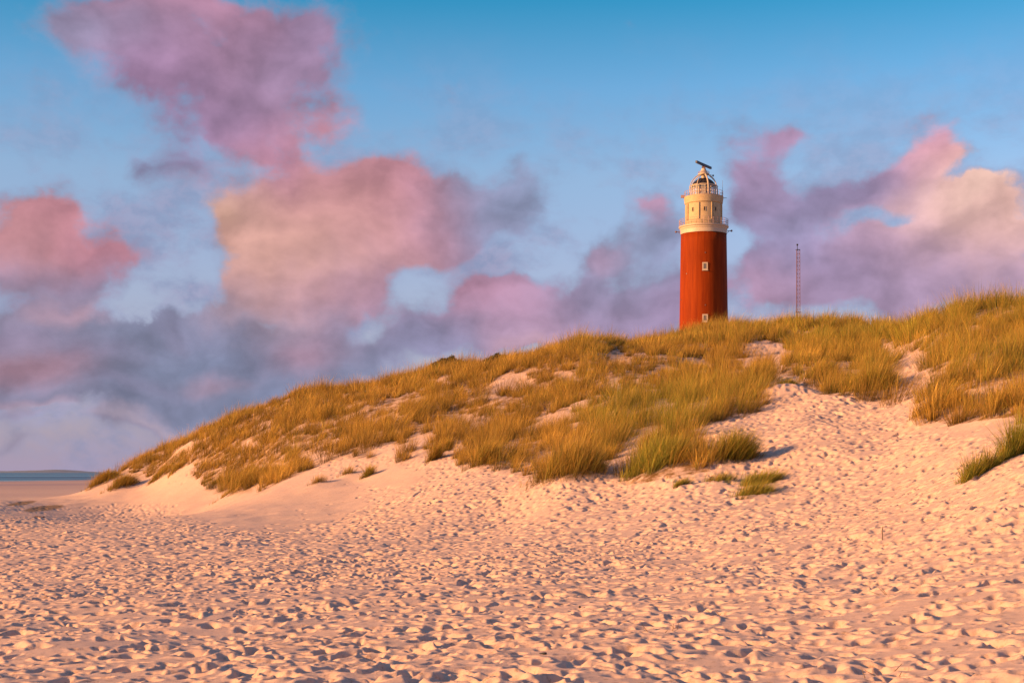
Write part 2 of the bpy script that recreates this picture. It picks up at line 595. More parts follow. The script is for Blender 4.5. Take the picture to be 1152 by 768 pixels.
    L.new(fin.outputs['Fac'], bp.inputs['Height'])
    L.new(bp.outputs[0], b.inputs['Normal'])
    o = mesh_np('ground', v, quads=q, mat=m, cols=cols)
    o['kind'] = 'structure'
    return o


# ------------------------------------------------------------------ grass
STRAW = np.array([[.43, .262, .036], [.36, .212, .034], [.50, .325, .058], [.25, .142, .028]])
GREEN = np.array([[.19, .20, .020], [.25, .24, .026], [.13, .155, .018], [.32, .26, .030]])


def blades(x, y, z, az, lean, curl, length, width, green, seg=2, g=rng, tone=1.):
    """one tapering bent blade per entry -> vertices, quads, tris, colours"""
    n = len(x)
    ts = np.linspace(0, 1, seg+1)
    P = np.stack([x, y, z-.03], -1)
    pts = [P]
    for k in range(seg):
        ph = lean+curl*(k+.5)/seg
        step = (length/seg)[:, None]*np.stack([np.sin(az)*np.sin(ph), np.cos(az)*np.sin(ph), np.cos(ph)], -1)
        P = P+step
        pts.append(P)
    tw = az+math.pi/2+g.normal(0, .7, n)
    side = np.stack([np.sin(tw), np.cos(tw), np.zeros(n)], -1)
    V, C = [], []
    pick = g.integers(0, 4, n)
    isg = g.uniform(0, 1, n) < green
    base = np.where(isg[:, None], GREEN[pick], STRAW[pick])
    base = base*g.uniform(.75, 1.2, (n, 1))*(np.ones(n)*tone)[:, None]
    root = base*.32+np.array([.05, .03, .010])*.35  # darker roots paint in the shade deep inside a tuft
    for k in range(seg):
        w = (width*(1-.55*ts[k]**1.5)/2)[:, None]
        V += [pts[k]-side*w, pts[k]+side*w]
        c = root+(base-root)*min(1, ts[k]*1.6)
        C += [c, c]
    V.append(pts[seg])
    tip = base*.85+STRAW[0]*.42  # straw-gold tips, brightened further to look sunlit
    C.append(tip)
    m = 2*seg+1
    V = np.stack(V, 1).reshape(-1, 3)
    C = np.stack(C, 1).reshape(-1, 3)
    o = np.arange(n)*m
    Q = np.concatenate([np.stack([o+2*k, o+2*k+1, o+2*k+3, o+2*k+2], -1) for k in range(seg-1)]) if seg > 1 else np.zeros((0, 4), int)
    T = np.stack([o+2*seg-2, o+2*seg-1, o+2*seg], -1)
    return V, Q, T, C


def grass_material():
    m, nt, b = new_mat('marram_grass')
    N, L = nt.nodes, nt.links
    att = N.new('ShaderNodeAttribute')
    att.attribute_name = 'Col'
    L.new(att.outputs['Color'], b.inputs['Base Color'])
    b.inputs['Roughness'].default_value = .6
    b.inputs['Specular IOR Level'].default_value = .2
    tr = N.new('ShaderNodeBsdfTranslucent')
    L.new(att.outputs['Color'], tr.inputs['Color'])
    mix = N.new('ShaderNodeMixShader')
    mix.inputs[0].default_value = .28
    L.new(b.outputs[0], mix.inputs[1])
    L.new(tr.outputs[0], mix.inputs[2])
    L.new(mix.outputs[0], N['Material Output'].inputs['Surface'])
    return m


GRASS = grass_material()
WIND = R(80)          # blades bend this way (azimuth clockwise from +Y)


def tuft_blades(tx, ty, per, rad, length, width, green, wind, seg, g, dome=0.):
    n = len(tx)*per
    i = np.repeat(np.arange(len(tx)), per)
    rr = np.sqrt(g.uniform(0, 1, n))*rad[i]
    aa = g.uniform(0, 2*math.pi, n)
    x, y = tx[i]+rr*np.sin(aa), ty[i]+rr*np.cos(aa)
    z = zbase(x, y)
    sp = g.normal(0, .24, n)+.34*rr/np.maximum(rad[i], .01)
    vx = np.sin(aa)*np.abs(sp)+np.sin(WIND)*wind[i]
    vy = np.cos(aa)*np.abs(sp)+np.cos(WIND)*wind[i]
    az = np.arctan2(vx, vy)
    lean = np.clip(np.hypot(vx, vy), 0, 1.1)
    curl = g.uniform(-.1, .8, n)
    L = length[i]*g.uniform(.42, 1.18, n)*(1-dome*(rr/np.maximum(rad[i], .01))**2)
    tone = np.exp(g.normal(-.02, .26, len(tx)))[i]          # some clumps are old and brown, others fresh straw
    return blades(x, y, z, az, lean, curl, L, width[i]*g.uniform(.7, 1.3, n), green[i], seg, g, tone)


def join_grass(name, parts):
    off, V, Q, T, C = 0, [], [], [], []
    for v, q, t, c in parts:
        V.append(v); C.append(c)
        Q.append(q+off); T.append(t+off)
        off += len(v)
    return mesh_np(name, np.concatenate(V), np.concatenate(Q), np.concatenate(T), GRASS, smooth=False, cols=np.concatenate(C))


def green_at(x, y, z):
    px, py = project(x, y, z)
    gr = .10+.18*fbm(x/6, y/8, 111, 2)
    gr = gr+.38*sstep(820, 960, px)*sstep(470, 380, py)
    for cx, cy, a, b, s in ((760,455,70,22,.45),(735,485,60,30,.5),(680,470,30,20,.35),(655,385,60,12,.25),(850,375,120,16,.3),(1110,350,70,30,.2),(840,448,30,18,.35)):
        gr = gr+s*np.exp(-((px-cx)/a)**2-((py-cy)/b)**2)
    return np.clip(gr, 0, .95)


def make_dune_grass():
    g = np.random.default_rng(21)
    parts = []
    # marram grows in hummocky clumps: a jittered lattice of clump centres
    for cell, big in ((1.3, 1.0), (.70, .5)):
        gx, gy = np.meshgrid(np.arange(-52, 64, cell), np.arange(38, 176, cell*1.05), indexing='ij')
        x = (gx+g.uniform(-.48, .48, gx.shape)*cell).ravel()
        y = (gy+g.uniform(-.48, .48, gx.shape)*cell).ravel()
        ok = np.abs(x/y+0.02) < .43
        x, y = x[ok], y[ok]
        z = zbase(x, y)
        d = np.where(z < 3.35, 0, grass_density(x, y, z))
        lush = .5+.5*np.clip(1.6*fbm(x/4.2, y/6.5, 161, 3), -1, 1)      # thick drifts and thin places
        p = d*(np.where(big > .9, .70+.6*lush, .20+.75*lush))
        ok = g.uniform(0, 1, len(x)) < p
        x, y, z, lush = x[ok], y[ok], z[ok], lush[ok]
        gr = green_at(x, y, z)
        gr = np.clip(gr+g.normal(0, .12, len(x)), 0, .95)
        wind = .12+.16*fbm(x/5, y/7, 131, 2)+g.normal(0, .09, len(x))
        for lo, hi, per, wid in ((0, 75, 240, .0095), (75, 105, 180, .013), (105, 400, 130, .018)):
            k = (y >= lo) & (y < hi)
            c = int(k.sum())
            if not c:
                continue
            size = np.exp(g.normal(0, .34, c))*(.8+.4*lush[k])*big**.5
            rad = .37*size*cell
            ln = np.clip(1.12*size, .35, 1.7)*g.uniform(.85, 1.15, c)
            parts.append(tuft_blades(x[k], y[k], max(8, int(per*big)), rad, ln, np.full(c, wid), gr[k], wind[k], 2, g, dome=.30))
    o = join_grass('dune_grass', parts)
    o['kind'] = 'stuff'
    o['label'] = 'golden and olive marram grass covering the dune slope'
    return o


def make_clumps():
    g = np.random.default_rng(33)
    for (kind, p, w, h, green, dens, wind, label), (X, Y) in zip(CLUMPS, clump_world):
        wm, hm = w*Y/F, h*Y/F
        n = max(8, int((75 if kind == 'big_clump' else 52)*dens*wm*(2.2 if kind == 'low_mat' else 1)))
        depth = {'low_mat': .9, 'big_clump': 1.5, 'mid_clump': .9}.get(kind, .5)*wm
        depth = max(depth, .35)
        tx = X+g.normal(0, .23, n)*wm
        ty = Y+abs(depth)*.5+g.normal(0, .28, n)*depth
        if kind == 'tall_clump':
            tx = X+g.uniform(-.5, .5, n)*wm
            ty = Y+.3+g.uniform(-.3, .5, n)*depth+(tx-X)*.6
        q = np.clip(1-((tx-X)/(.62*wm))**2, .35, 1)
        L = np.minimum(hm*1.0, 1.35)*q*g.uniform(.75, 1.05, n)
        if kind == 'low_mat':
            L = np.full(n, max(hm*1.5, .40))*g.uniform(.7, 1.1, n)
        if kind == 'tall_clump':
            L = L*g.uniform(.85, 1.25, n)
        rad = np.full(n, .20 if kind != 'tall_clump' else .12)*np.clip(wm/1.2, .5, 1.2)
        per = 34 if kind in ('olive_clump', 'big_clump', 'tall_clump') else 26
        if dens < .7:
            per = 14
        wd = np.full(n, .006+.00009*Y)
        part = tuft_blades(tx, ty, per, rad, L, wd, np.full(n, green), np.full(n, wind), 3, g)
        o = join_grass('grass_clump' if kind != 'low_mat' else 'grass_mat', [part])
        z0 = float(zbase(X, Y))
        o.data.transform(Matrix.Translation((-X, -Y, -z0)))
        o.location = (X, Y, z0)
        tag(o, label, 'grass clump', 'grass clumps standing apart on the sand')


# ------------------------------------------------------------------ lighthouse
WHITE = simple_mat('white_paint', (.43, .36, .25), .55, var=.10, scale=1.2, bump=.1)
CREAM = simple_mat('cream_masonry', (.40, .31, .165), .7, var=.28, scale=1.6, bump=.2)
IRON = simple_mat('weathered_iron', (.16, .10, .085), .6, .3, .25, 4)
DARK = simple_mat('dark_metal', (.025, .03, .04), .5, .4, .2, 3)
RAILM = simple_mat('painted_rail', (.34, .22, .20), .55, .2, .2, 3)
DOME = simple_mat('dome_sheet', (.045, .035, .028), .42, .55, .3, 1.5)
MASTM = simple_mat('mast_paint', (.17, .085, .085), .6, .2, .2, 4)
VOID = simple_mat('dark_opening', (.03, .025, .022), .8, 0, .2, 3)


def red_paint():
    m, nt, b = new_mat('red_tower_paint')
    N, L = nt.nodes, nt.links
    tc = N.new('ShaderNodeTexCoord')
    mp = N.new('ShaderNodeMapping')
    mp.inputs['Scale'].default_value = (1.5, 1.5, .10)
    L.new(tc.outputs['Object'], mp.inputs['Vector'])
    n1 = N.new('ShaderNodeTexNoise')
    n1.inputs['Scale'].default_value = 1.2
    n1.inputs['Detail'].default_value = 8
    n1.inputs['Roughness'].default_value = .65
    L.new(mp.outputs[0], n1.inputs['Vector'])
    cr = N.new('ShaderNodeValToRGB')
    e = cr.color_ramp.elements
    e[0].position, e[0].color = .3, (.125, .016, .0012, 1)
    e[1].position, e[1].color = .7, (.235, .038, .0018, 1)
    L.new(n1.outputs['Fac'], cr.inputs['Fac'])
    L.new(cr.outputs[0], b.inputs['Base Color'])
    b.inputs['Roughness'].default_value = .7
    b.inputs['Specular IOR Level'].default_value = .08
    n2 = N.new('ShaderNodeTexNoise')
    n2.inputs['Scale'].default_value = 3
    n2.inputs['Detail'].default_value = 8
    L.new(tc.outputs['Object'], n2.inputs['Vector'])
    bp = N.new('ShaderNodeBump')
    bp.inputs['Strength'].default_value = .25
    bp.inputs['Distance'].default_value = .05
    L.new(n2.outputs['Fac'], bp.inputs['Height'])
    L.new(bp.outputs[0], b.inputs['Normal'])
    return m


def glass_mat():
    m, nt, b = new_mat('lantern_glass')
    b.inputs['Base Color'].default_value = (.85, .9, .9, 1)
    b.inputs['Roughness'].default_value = .03
    b.inputs['Transmission Weight'].default_value = .0
    b.inputs['Alpha'].default_value = .28
    return m


def make_lighthouse():
    TY = 287.
    s = TY/F
    TX = (791.6-CX)*s
    zg = float(zbase(TX, TY))-.3
    root = empty('lighthouse', (TX, TY, zg), -math.atan2(TX, TY))
    tag(root, 'tall red round lighthouse with white lantern top standing behind the dune crest', 'lighthouse')
    Z = lambda py: EYE+(HZ-py)*s-zg          # height at the tower's axis
    px = s
    RED = red_paint()
    r_of = lambda py: (27.25+(py-375)*(27.25-25.6)/(375-264))*px
    # red shaft
    zs = np.linspace(0, Z(264.2), 14)
    pyz = lambda z: HZ-(z+zg-EYE)/s
    bm = bmesh.new()
    add_lathe(bm, [(r_of(pyz(z)), z) for z in zs], 96, cap0=True, cap1=True)
    shaft = obj('shaft', bm, RED, root, True)
    # plinth (hidden behind the crest)
    bm = bmesh.new()
    add_lathe(bm, [(r_of(pyz(0))+.25, 0), (r_of(pyz(0))+.25, 1.1), (r_of(pyz(1.1))+.004, 1.3)], 96)
    obj('plinth', bm, CREAM, root, True)
    # white band and gallery slab
    r0 = 25.6*px
    bm = bmesh.new()
    add_lathe(bm, [(r0+.05, Z(264)), (r0+.06, Z(259.5)), (r0+.16, Z(258.6)), (r0+.18, Z(257.4)), (r0+.38, Z(256.6)), (r0+.40, Z(255.4)), (r0-1.4, Z(255.3))], 96)
    band = obj('white_band', bm, WHITE, root)
    # lower gallery railing
    def railing(name, R_, zb, h, n, rails):
        bm = bmesh.new()
        add_torus(bm, R_, zb+.05, .035, 64, 5)
        o = obj(name, bm, RAILM, root, True)
        for k in range(n):
            a = 2*math.pi*k/n
            bm = bmesh.new()
            add_tube(bm, (R_*math.sin(a), -R_*math.cos(a), zb), (R_*math.sin(a), -R_*math.cos(a), zb+h), .028, n=5)
            obj('post', bm, RAILM, o)
        for f in rails:
            bm = bmesh.new()
            add_torus(bm, R_, zb+h*f, .03, 64, 5)
            obj('rail', bm, RAILM, o, True)
        return o
    railing('gallery_railing', r0+.28, Z(255.4), 7.6*px, 32, (.36, .68, 1))
    # watch room: drum, pilasters, windows, openings
    rw = 20.3*px
    bm = bmesh.new()
    add_lathe(bm, [(rw+.12, Z(255.35)), (rw+.12, Z(250)), (rw+.02, Z(249.2)), (rw, Z(230.5))], 80)
    drum = obj('watch_room', bm, CREAM, root)
    for k in range(8):
        a = 2*math.pi*(k+.5)/8+.12
        for da in (-.05, .05) if k % 2 == 0 else (0,):
            bm = bmesh.new()
            add_box(bm, ((rw+.05)*math.sin(a+da), -(rw+.05)*math.cos(a+da), (Z(249)+Z(230.6))/2), (.24, .30, Z(230.6)-Z(249)-.02), a+da)
            obj('pilaster', bm, CREAM, drum)
    def opening(name, a, pyc, wpx, hpx, rr, frame, parent, pane=VOID, fr=.12, depth=.12):
        zc = EYE+(HZ-pyc)*(TY-rr)/F-zg
        w, h = wpx*px, hpx*px
        d = Vector((math.sin(a), -math.cos(a), 0))
        t = Vector((math.cos(a), math.sin(a), 0))
        bm = bmesh.new()
        c = d*(rr+.03)
        up = Vector((0, 0, zc))
        for sx in (-1, 1):
            add_box(bm, c+up+t*sx*(w/2-fr/2), (fr, depth, h), a)
        for sz in (-1, 1):
            add_box(bm, c+up+Vector((0, 0, sz*(h/2-fr/2))), (w-2*fr-.004, depth, fr), a)
        o = obj(name, bm, frame, parent)
        bm = bmesh.new()
        add_box(bm, d*(rr+.0)+up, (w-2*fr, .1, h-2*fr), a)
        obj('pane', bm, pane, o)
        return o
    PANE = simple_mat('window_glass', (.05, .06, .075), .12, 0, .1, 2)
    for py in (299.3, 357.6):
        w = opening('window', .058, py, 6.0, 8.6, r_of(py), WHITE, shaft, PANE, .24, .14)
        rr = r_of(py)
        zc = EYE+(HZ-py)*(TY-rr)/F-zg
        a = .058
        d = Vector((math.sin(a), -math.cos(a), 0))
        bm = bmesh.new()
        add_box(bm, d*(rr+.045)+Vector((0, 0, zc)), (.07, .05, 8.6*px-.49), a)
        obj('glazing_bar', bm, WHITE, w)
        bm = bmesh.new()
        add_box(bm, d*(rr+.09)+Vector((0, 0, zc-4.3*px-.06)), (6.6*px, .22, .11), a)
        obj('sill', bm, WHITE, w)
    for xx in (-12.0, 1.0, 13.2):
        opening('watch_window', math.asin(xx/20.5), 234.5, 2.6, 5.0, rw, CREAM, drum, VOID, .07, .1)
    for xx, wp in ((-13.2, 3.0), (-9.9, 2.2), (1.0, 7.2), (11.2, 2.6), (15.0, 2.2)):
        opening('vent_opening', math.asin(xx/21.3), 252.3, wp, 3.0, rw+.13, CREAM, drum, VOID, .06, .08)
    # dark bolts on the shaft
    for xx, py in ((1.8, 284), (-19, 307.5), (1.8, 343), (-25, 337)):
        a = math.asin(xx/26.8)
        rr = r_of(py)
        bm = bmesh.new()
        zc = EYE+(HZ-py)*(TY-rr*math.cos(a))/F-zg
        add_box(bm, (rr*math.sin(a), -rr*math.cos(a), zc), (.2, .16, .2), a)
        obj('wall_bolt', bm, IRON, shaft)
    # lamp arms at the gallery
    for sg in (-1, 1):
        bm = bmesh.new()
        x0, x1 = sg*(r0+.1), sg*31*px
        add_tube(bm, (x0, 0, Z(260.3)), (x1, 0, Z(260.3)), .06)
        add_tube(bm, (x0, 0, Z(262.5)), (sg*28.5*px, 0, Z(260.4)), .045)
        arm = obj('bracket_arm', bm, IRON, root)
        bm = bmesh.new()
        bmesh.ops.create_uvsphere(bm, u_segments=12, v_segments=8, radius=.2, matrix=Matrix.Translation((x1, 0, Z(260.3))))
        obj('bracket_lamp', bm, IRON, arm, True)
    # cornice and upper gallery
    rc = 22*px
    bm = bmesh.new()
    add_lathe(bm, [(rw+.01, Z(230.6)), (rw+.18, Z(229.5)), (rw+.2, Z(228)), (rc, Z(224.5)), (rc+.04, Z(222.3)), (12*px, Z(222.2))], 80)
    obj('cornice', bm, CREAM, root)
    railing('upper_railing', rc-.06, Z(222.3), 6.2*px, 26, (.5, 1))
    # lantern
    rl = 13.4*px
    bm = bmesh.new()
    add_lathe(bm, [(rl+.14, Z(222.3)), (rl+.14, Z(219.8)), (rl, Z(219.4))], 48)
    lan = obj('lantern', bm, WHITE, root)
    bm = bmesh.new()
    add_lathe(bm, [(rl-.08, Z(219.4)), (rl-.08, Z(209.6))], 48)
    obj('glazing', bm, glass_mat(), lan, True)
    bm = bmesh.new()
    n = 12
    for k in range(n):
        a = 2*math.pi*k/n+.13
        add_tube(bm, (rl*math.sin(a), -rl*math.cos(a), Z(219.4)), (rl*math.sin(a), -rl*math.cos(a), Z(209.4)), .075, n=5)
    for py in (216.2, 212.8):
        add_torus(bm, rl, Z(py), .05, 48, 5)
    obj('glazing_frame', bm, WHITE, lan)
    bm = bmesh.new()
    add_lathe(bm, [(.1, Z(219)), (1.05, Z(218.6)), (1.25, Z(215)), (1.05, Z(211)), (.1, Z(210.4))], 24)
    obj('lens', bm, simple_mat('lens_brass', (.25, .16, .07), .25, .6, .2, 4), lan, True)
    bm = bmesh.new()
    add_lathe(bm, [(rl+.02, Z(209.5)), (rl+.12, Z(209.3)), (rl+.12, Z(208.6)), (rl-.1, Z(208.3))], 48)
    obj('eaves_ring', bm, WHITE, lan, True)
    bm = bmesh.new()
    add_lathe(bm, [(rl-.1, Z(208.3)), (11.6*px, Z(206.3)), (9.4*px, Z(203.9)), (6.2*px, Z(201.9)), (3.2*px, Z(200.8)), (2.6*px, Z(200.6))], 48)
    dome = obj('dome', bm, DOME, root, True)
    for k in range(12):
        a = 2*math.pi*k/12
        bm = bmesh.new()
        pr = [(rl-.08, 208.2), (11.7*px, 206.25), (9.5*px, 203.8), (6.3*px, 201.8), (3.3*px, 200.7)]
        add_path(bm, [(r*math.sin(a), -r*math.cos(a), Z(p)) for r, p in pr], .045, 4)
        obj('dome_seam', bm, DOME, dome)
    bm = bmesh.new()
    add_lathe(bm, [(2.6*px, Z(200.7)), (2.4*px, Z(197.6)), (3.0*px, Z(197.2)), (6.3*px, Z(196.8)), (6.3*px, Z(195.6)), (4.6*px, Z(195.2)), (3.0*px, Z(191.5)), (2.3*px, Z(190.2)), (2.3*px, Z(189.6))], 32, cap1=True)
    obj('radar_pedestal', bm, WHITE, root, True)
    bm = bmesh.new()
    add_torus(bm, 6.1*px, Z(193.6), .04, 32, 5)
    for k in range(8):
        a = 2*math.pi*k/8
        add_tube(bm, (6.1*px*math.sin(a), -6.1*px*math.cos(a), Z(195.7)), (6.1*px*math.sin(a), -6.1*px*math.cos(a), Z(193.6)), .03, n=4)
    obj('platform_rail', bm, RAILM, root)
    bm = bmesh.new()
    add_box(bm, (0, 0, Z(188.4)), (.66, .66, 2.2*px))
    add_tube(bm, (0, 0, Z(187.4)), (0, 0, Z(186)), .2, n=12)
    rad = obj('radar_head', bm, IRON, root)
    # the scanner bar: level, its left end swung towards the beach
    bm = bmesh.new()
    ang = math.atan2(6.4, 2.75)
    add_box(bm, (0, 0, Z(185.6)), (7.0, .34, .42), ang)
    add_box(bm, (0, 0, Z(186.7)), (2.2, .2, .16), ang)
    sc_ = obj('scanner_bar', bm, DARK, rad)
    # outer ribs that carry the platform
    for k in range(8):
        a = 2*math.pi*k/8+.32
        bm = bmesh.new()
        pr = [(16.4, 222.2), (16.4, 214.5), (16.0, 210.5), (14.8, 206.6), (12.6, 202.8), (9.8, 199.8), (6.2, 197.2)]
        add_path(bm, [(r*px*math.sin(a), -r*px*math.cos(a), Z(p)) for r, p in pr], .085 if k != 0 else .15, 6)
        obj('outer_rib', bm, WHITE, root)
    bm = bmesh.new()
    add_torus(bm, 15.9*px, Z(210.3), .05, 48, 5)
    obj('rib_ring', bm, WHITE, root, True)
    # aerials
    bm = bmesh.new()
    add_tube(bm, (21*px, -1.2, Z(223)), (21*px, -1.2, Z(204.5)), .05, .02)
    obj('whip_aerial', bm, DARK, root)
    bm = bmesh.new()
    add_tube(bm, (5.5*px, 0, Z(196.4)), (10.6*px, 0, Z(198)), .04)
    add_tube(bm, (10.6*px, 0, Z(198.8)), (10.6*px, 0, Z(197)), .14, n=8)
    obj('side_aerial', bm, DARK, root)
    bm = bmesh.new()
    add_box(bm, (-23.2*px, -.6, Z(221.3)), (.75, .5, .5))
    add_tube(bm, (-22*px, -.6, Z(222.8)), (-23.5*px, -.6, Z(221.9)), .05)
    obj('instrument_box', bm, RAILM, root)
    bm = bmesh.new()
    add_tube(bm, (rc-.05, 0, Z(223.3)), (25.6*px, 0, Z(223.3)), .05)
    obj('side_boom', bm, IRON, root)
    return root


def make_mast():
    MY = 300.
    s = MY/F
    MX = (897.6-CX)*s
    zg = float(zbase(MX, MY))-.2
    top = EYE+(HZ-281)*s-zg
    root = empty('radio_mast', (MX, MY, zg), .2)
    tag(root, 'thin dark red lattice radio mast standing behind the crest right of the lighthouse', 'mast')
    h = 2.4*s
    cor = [(-h, -.25), (h, -.25), (0, .55)]
    for x, y in cor:
        bm = bmesh.new()
        add_tube(bm, (x, y, 0), (x*.8, y*.8, top), .048)
        obj('leg', bm, MASTM, root)
    bm = bmesh.new()
    n = 30
    for k in range(n):
        z0, z1 = top*k/n, top*(k+1)/n
        f0, f1 = 1-.2*k/n, 1-.2*(k+1)/n
        for i in range(3):
            a, b = cor[i], cor[(i+1) % 3]
            if k % 2:
                a, b = b, a
            add_tube(bm, (a[0]*f0, a[1]*f0, z0), (b[0]*f1, b[1]*f1, z1), .022, n=4)
            add_tube(bm, (a[0]*f1, a[1]*f1, z1), (b[0]*f1, b[1]*f1, z1), .024, n=4)
    obj('lattice', bm, MASTM, root)
    zr = EYE+(HZ-351)*s-zg
    bm = bmesh.new()
    for i in range(3):
        a, b = cor[i], cor[(i+1) % 3]
        add_tube(bm, (a[0]*1.25, a[1]*1.25, zr), (b[0]*1.25, b[1]*1.25, zr), .06, n=5)
    obj('collar', bm, MASTM, root)
    bm = bmesh.new()
    add_tube(bm, (-.12, 0, top), (-.12, 0, top+.9), .06)
    add_box(bm, (0, 0, top+.02), (.75, .7, .06))
    hd = obj('mast_head', bm, DARK, root)
    bm = bmesh.new()
    bmesh.ops.create_uvsphere(bm, u_segments=10, v_segments=8, radius=.2, matrix=Matrix.Translation((-.12, 0, top+1.0)))
    obj('beacon', bm, DARK, hd, True)


# ------------------------------------------------------------------ small things on the sand
def make_small_things():
    wood = simple_mat('bleached_wood', (.10, .065, .04), .8, 0, .3, 20)
    dark = simple_mat('dark_stone', (.02, .018, .018), .8, 0, .3, 20)
    def spot(px, py):
        x, y = ground_at(px, py)
        return x, y, float(zfull(np.array([x]), np.array([y]))[0])
    x, y, z = spot(992.5, 608)
    bm = bmesh.new()
    add_path(bm, [(0, 0, -.05), (.004, 0, .08), (.0, .01, .15), (.012, 0, .225)], .008, 6)
    add_path(bm, [(.0, .01, .15), (.014, .004, .19)], .005, 5)
    o = obj('twig', bm, wood)
    o.location = (x, y, z)
    tag(o, 'thin dark twig standing upright in the trodden sand at right', 'twig')
    x, y, z = spot(652, 684)
    bm = bmesh.new()
    bmesh.ops.create_icosphere(bm, subdivisions=3, radius=.016)
    for v in bm.verts:
        v.co *= 1+.25*math.sin(v.co.x*140+1)*math.cos(v.co.y*110)
        v.co.z *= .9
    o = obj('pebble', bm, dark, None, True)
    o.location = (x, y, z+.012)
    tag(o, 'tiny black pebble lying in a footprint hollow, lower centre', 'pebble')
    x, y, z = spot(611, 740)
    bm = bmesh.new()
    bmesh.ops.create_icosphere(bm, subdivisions=3, radius=.02)
    for v in bm.verts:
        v.co.x *= 1.8
        v.co.z *= .5
        v.co *= 1+.3*math.sin(v.co.x*90)
    o = obj('shell_fragment', bm, dark, None, True)
    o.location = (x, y, z+.012)
    tag(o, 'flat dark fragment on a sand ridge near the bottom edge', 'fragment')
    Y = np.linspace(60, 150, 800)
    X = (1001.5-CX)/F*Y
    k = int(np.argmax((zbase(X, Y)-EYE)/Y))
    bm = bmesh.new()
    add_tube(bm, (0, 0, -.3), (0, 0, 1.0), .06, .05, 10)
    add_tube(bm, (0, 0, 1.0), (0, 0, 1.06), .065, .045, 10)
    o = obj('marker_post', bm, simple_mat('pale_post', (.5, .45, .38), .7), None, False)
    o.location = (X[k], Y[k], float(zbase(X[k], Y[k])))
    tag(o, 'short pale marker post on the crest above the sandy path', 'post')
    # scraps of straw lying about
    straw = simple_mat('dry_straw', (.16, .10, .05), .8, 0, .3, 20)
    g = random.Random(5)
    for px, py, label in ((800, 691, 'dry straw lying in the scatter on the sand at the bottom centre right'),
                          (990, 758, 'dry straw lying in the scatter lower right, nearest the bottom edge'),
                          (1003, 672, 'dry straw lying in the small scatter right of centre, below the twig'),
                          (745, 714, 'dry straw lying in the small scatter below the broad golden clump')):
        for k in range(6):
            x, y, z = spot(px, py)
            x, y = x+g.uniform(-.16, .16), y+g.uniform(-.25, .25)
            z = float(zfull(np.array([x]), np.array([y]))[0])
            a, l, up = g.uniform(0, math.pi), g.uniform(.06, .14), g.uniform(.01, .08)
            bm = bmesh.new()
            add_tube(bm, (0, 0, -.005), (l*math.cos(a), l*math.sin(a)*.6, .01+up), .0045, .002, n=5)
            o = obj('straw', bm, straw)
            o.location = (x, y, z)
            tag(o, label, 'straw', label.replace('dry straw lying in', 'straws of'))
    # a scrap of seaweed beside the damp hollow
    x, y, z = spot(43, 582)
    bm = bmesh.new()
    bmesh.ops.create_icosphere(bm, subdivisions=4, radius=.16)
    for v in bm.verts:
        p = v.co
        f = 1+.5*math.sin(p.x*31+2*math.sin(p.y*23))*math.cos(p.y*37+p.z*20)+.25*math.sin(p.x*83)*math.sin(p.y*71)
        v.co = Vector((p.x*2.0*f, p.y*1.5*f, max(-.02, p.z*.55*f)))
    o = obj('seaweed', bm, simple_mat('dry_seaweed', (.10, .055, .03), .8, 0, .4, 12))
    o.location = (x, y, z)
    tag(o, 'small brown heap of dried seaweed below the damp sand hollow', 'seaweed')


def make_shrubs():
    """dark creeping shrubs along the crest"""
    m, nt, b = new_mat('shrub_leaves')
    att = nt.nodes.new('ShaderNodeAttribute')
    att.attribute_name = 'Col'
    nt.links.new(att.outputs['Color'], b.inputs['Base Color'])
    b.inputs['Roughness'].default_value = .6
    g = np.random.default_rng(61)
    for px, w, hh, label in ((503, 46, 9, 'dark green low shrub on the crest where the ridge levels out left of centre'),
                             (556, 26, 7, 'small dark shrub on the crest midway between left shoulder and central knoll')):
        # crest: highest sight line of this column
        Y = np.linspace(70, 175, 800)
        X = (px-CX)/F*Y
        e = (zbase(X, Y)-EYE)/Y
        k = int(np.argmax(e))
        X, Y = float(X[k]), float(Y[k])
        wm, hm = w*Y/F, hh*Y/F+.5
        n = 4200
        a = g.normal(0, 1, (n, 3))
        a /= np.linalg.norm(a, axis=1)[:, None]
        rr = g.uniform(.45, 1, n)**.6*(1+.25*np.sin(a[:, 0]*7)*np.cos(a[:, 1]*6))
        c = a*rr[:, None]*np.array([wm/2, .9, hm*.75])
        c[:, 2] = np.abs(c[:, 2])
        c[:, 2] += zbase(X+c[:, 0], Y+c[:, 1])-float(zbase(X, Y))
        t = g.normal(0, 1, (n, 3)); t /= np.linalg.norm(t, axis=1)[:, None]
        s_ = np.cross(t, g.normal(0, 1, (n, 3))); s_ /= np.linalg.norm(s_, axis=1)[:, None]
        L, W = .11, .05
        V = np.stack([c-t*L, c+s_*W, c+t*L, c-s_*W], 1).reshape(-1, 3)
        Q = np.arange(4*n).reshape(-1, 4)
        cc = np.repeat(np.array([[.035, .045, .014]])*g.uniform(.6, 1.6, (n, 1)), 4, 0)
        root = empty('shrub', (X, Y, float(zbase(X, Y))))
        o = mesh_np('foliage', V, Q, None, m, False, cc)
        o.parent = root
        bm = bmesh.new()
        for k in range(7):
            q = g.uniform(-1, 1, 2)
            add_tube(bm, (q[0]*wm*.2, q[1]*.2, -.1), (q[0]*wm*.4, q[1]*.5, hm*.55), .03, .012, 5)
        obj('stem', bm, simple_mat('shrub_wood', (.06, .04, .025), .8), root)
        tag(root, label, 'shrub', 'shrubs along the crest')


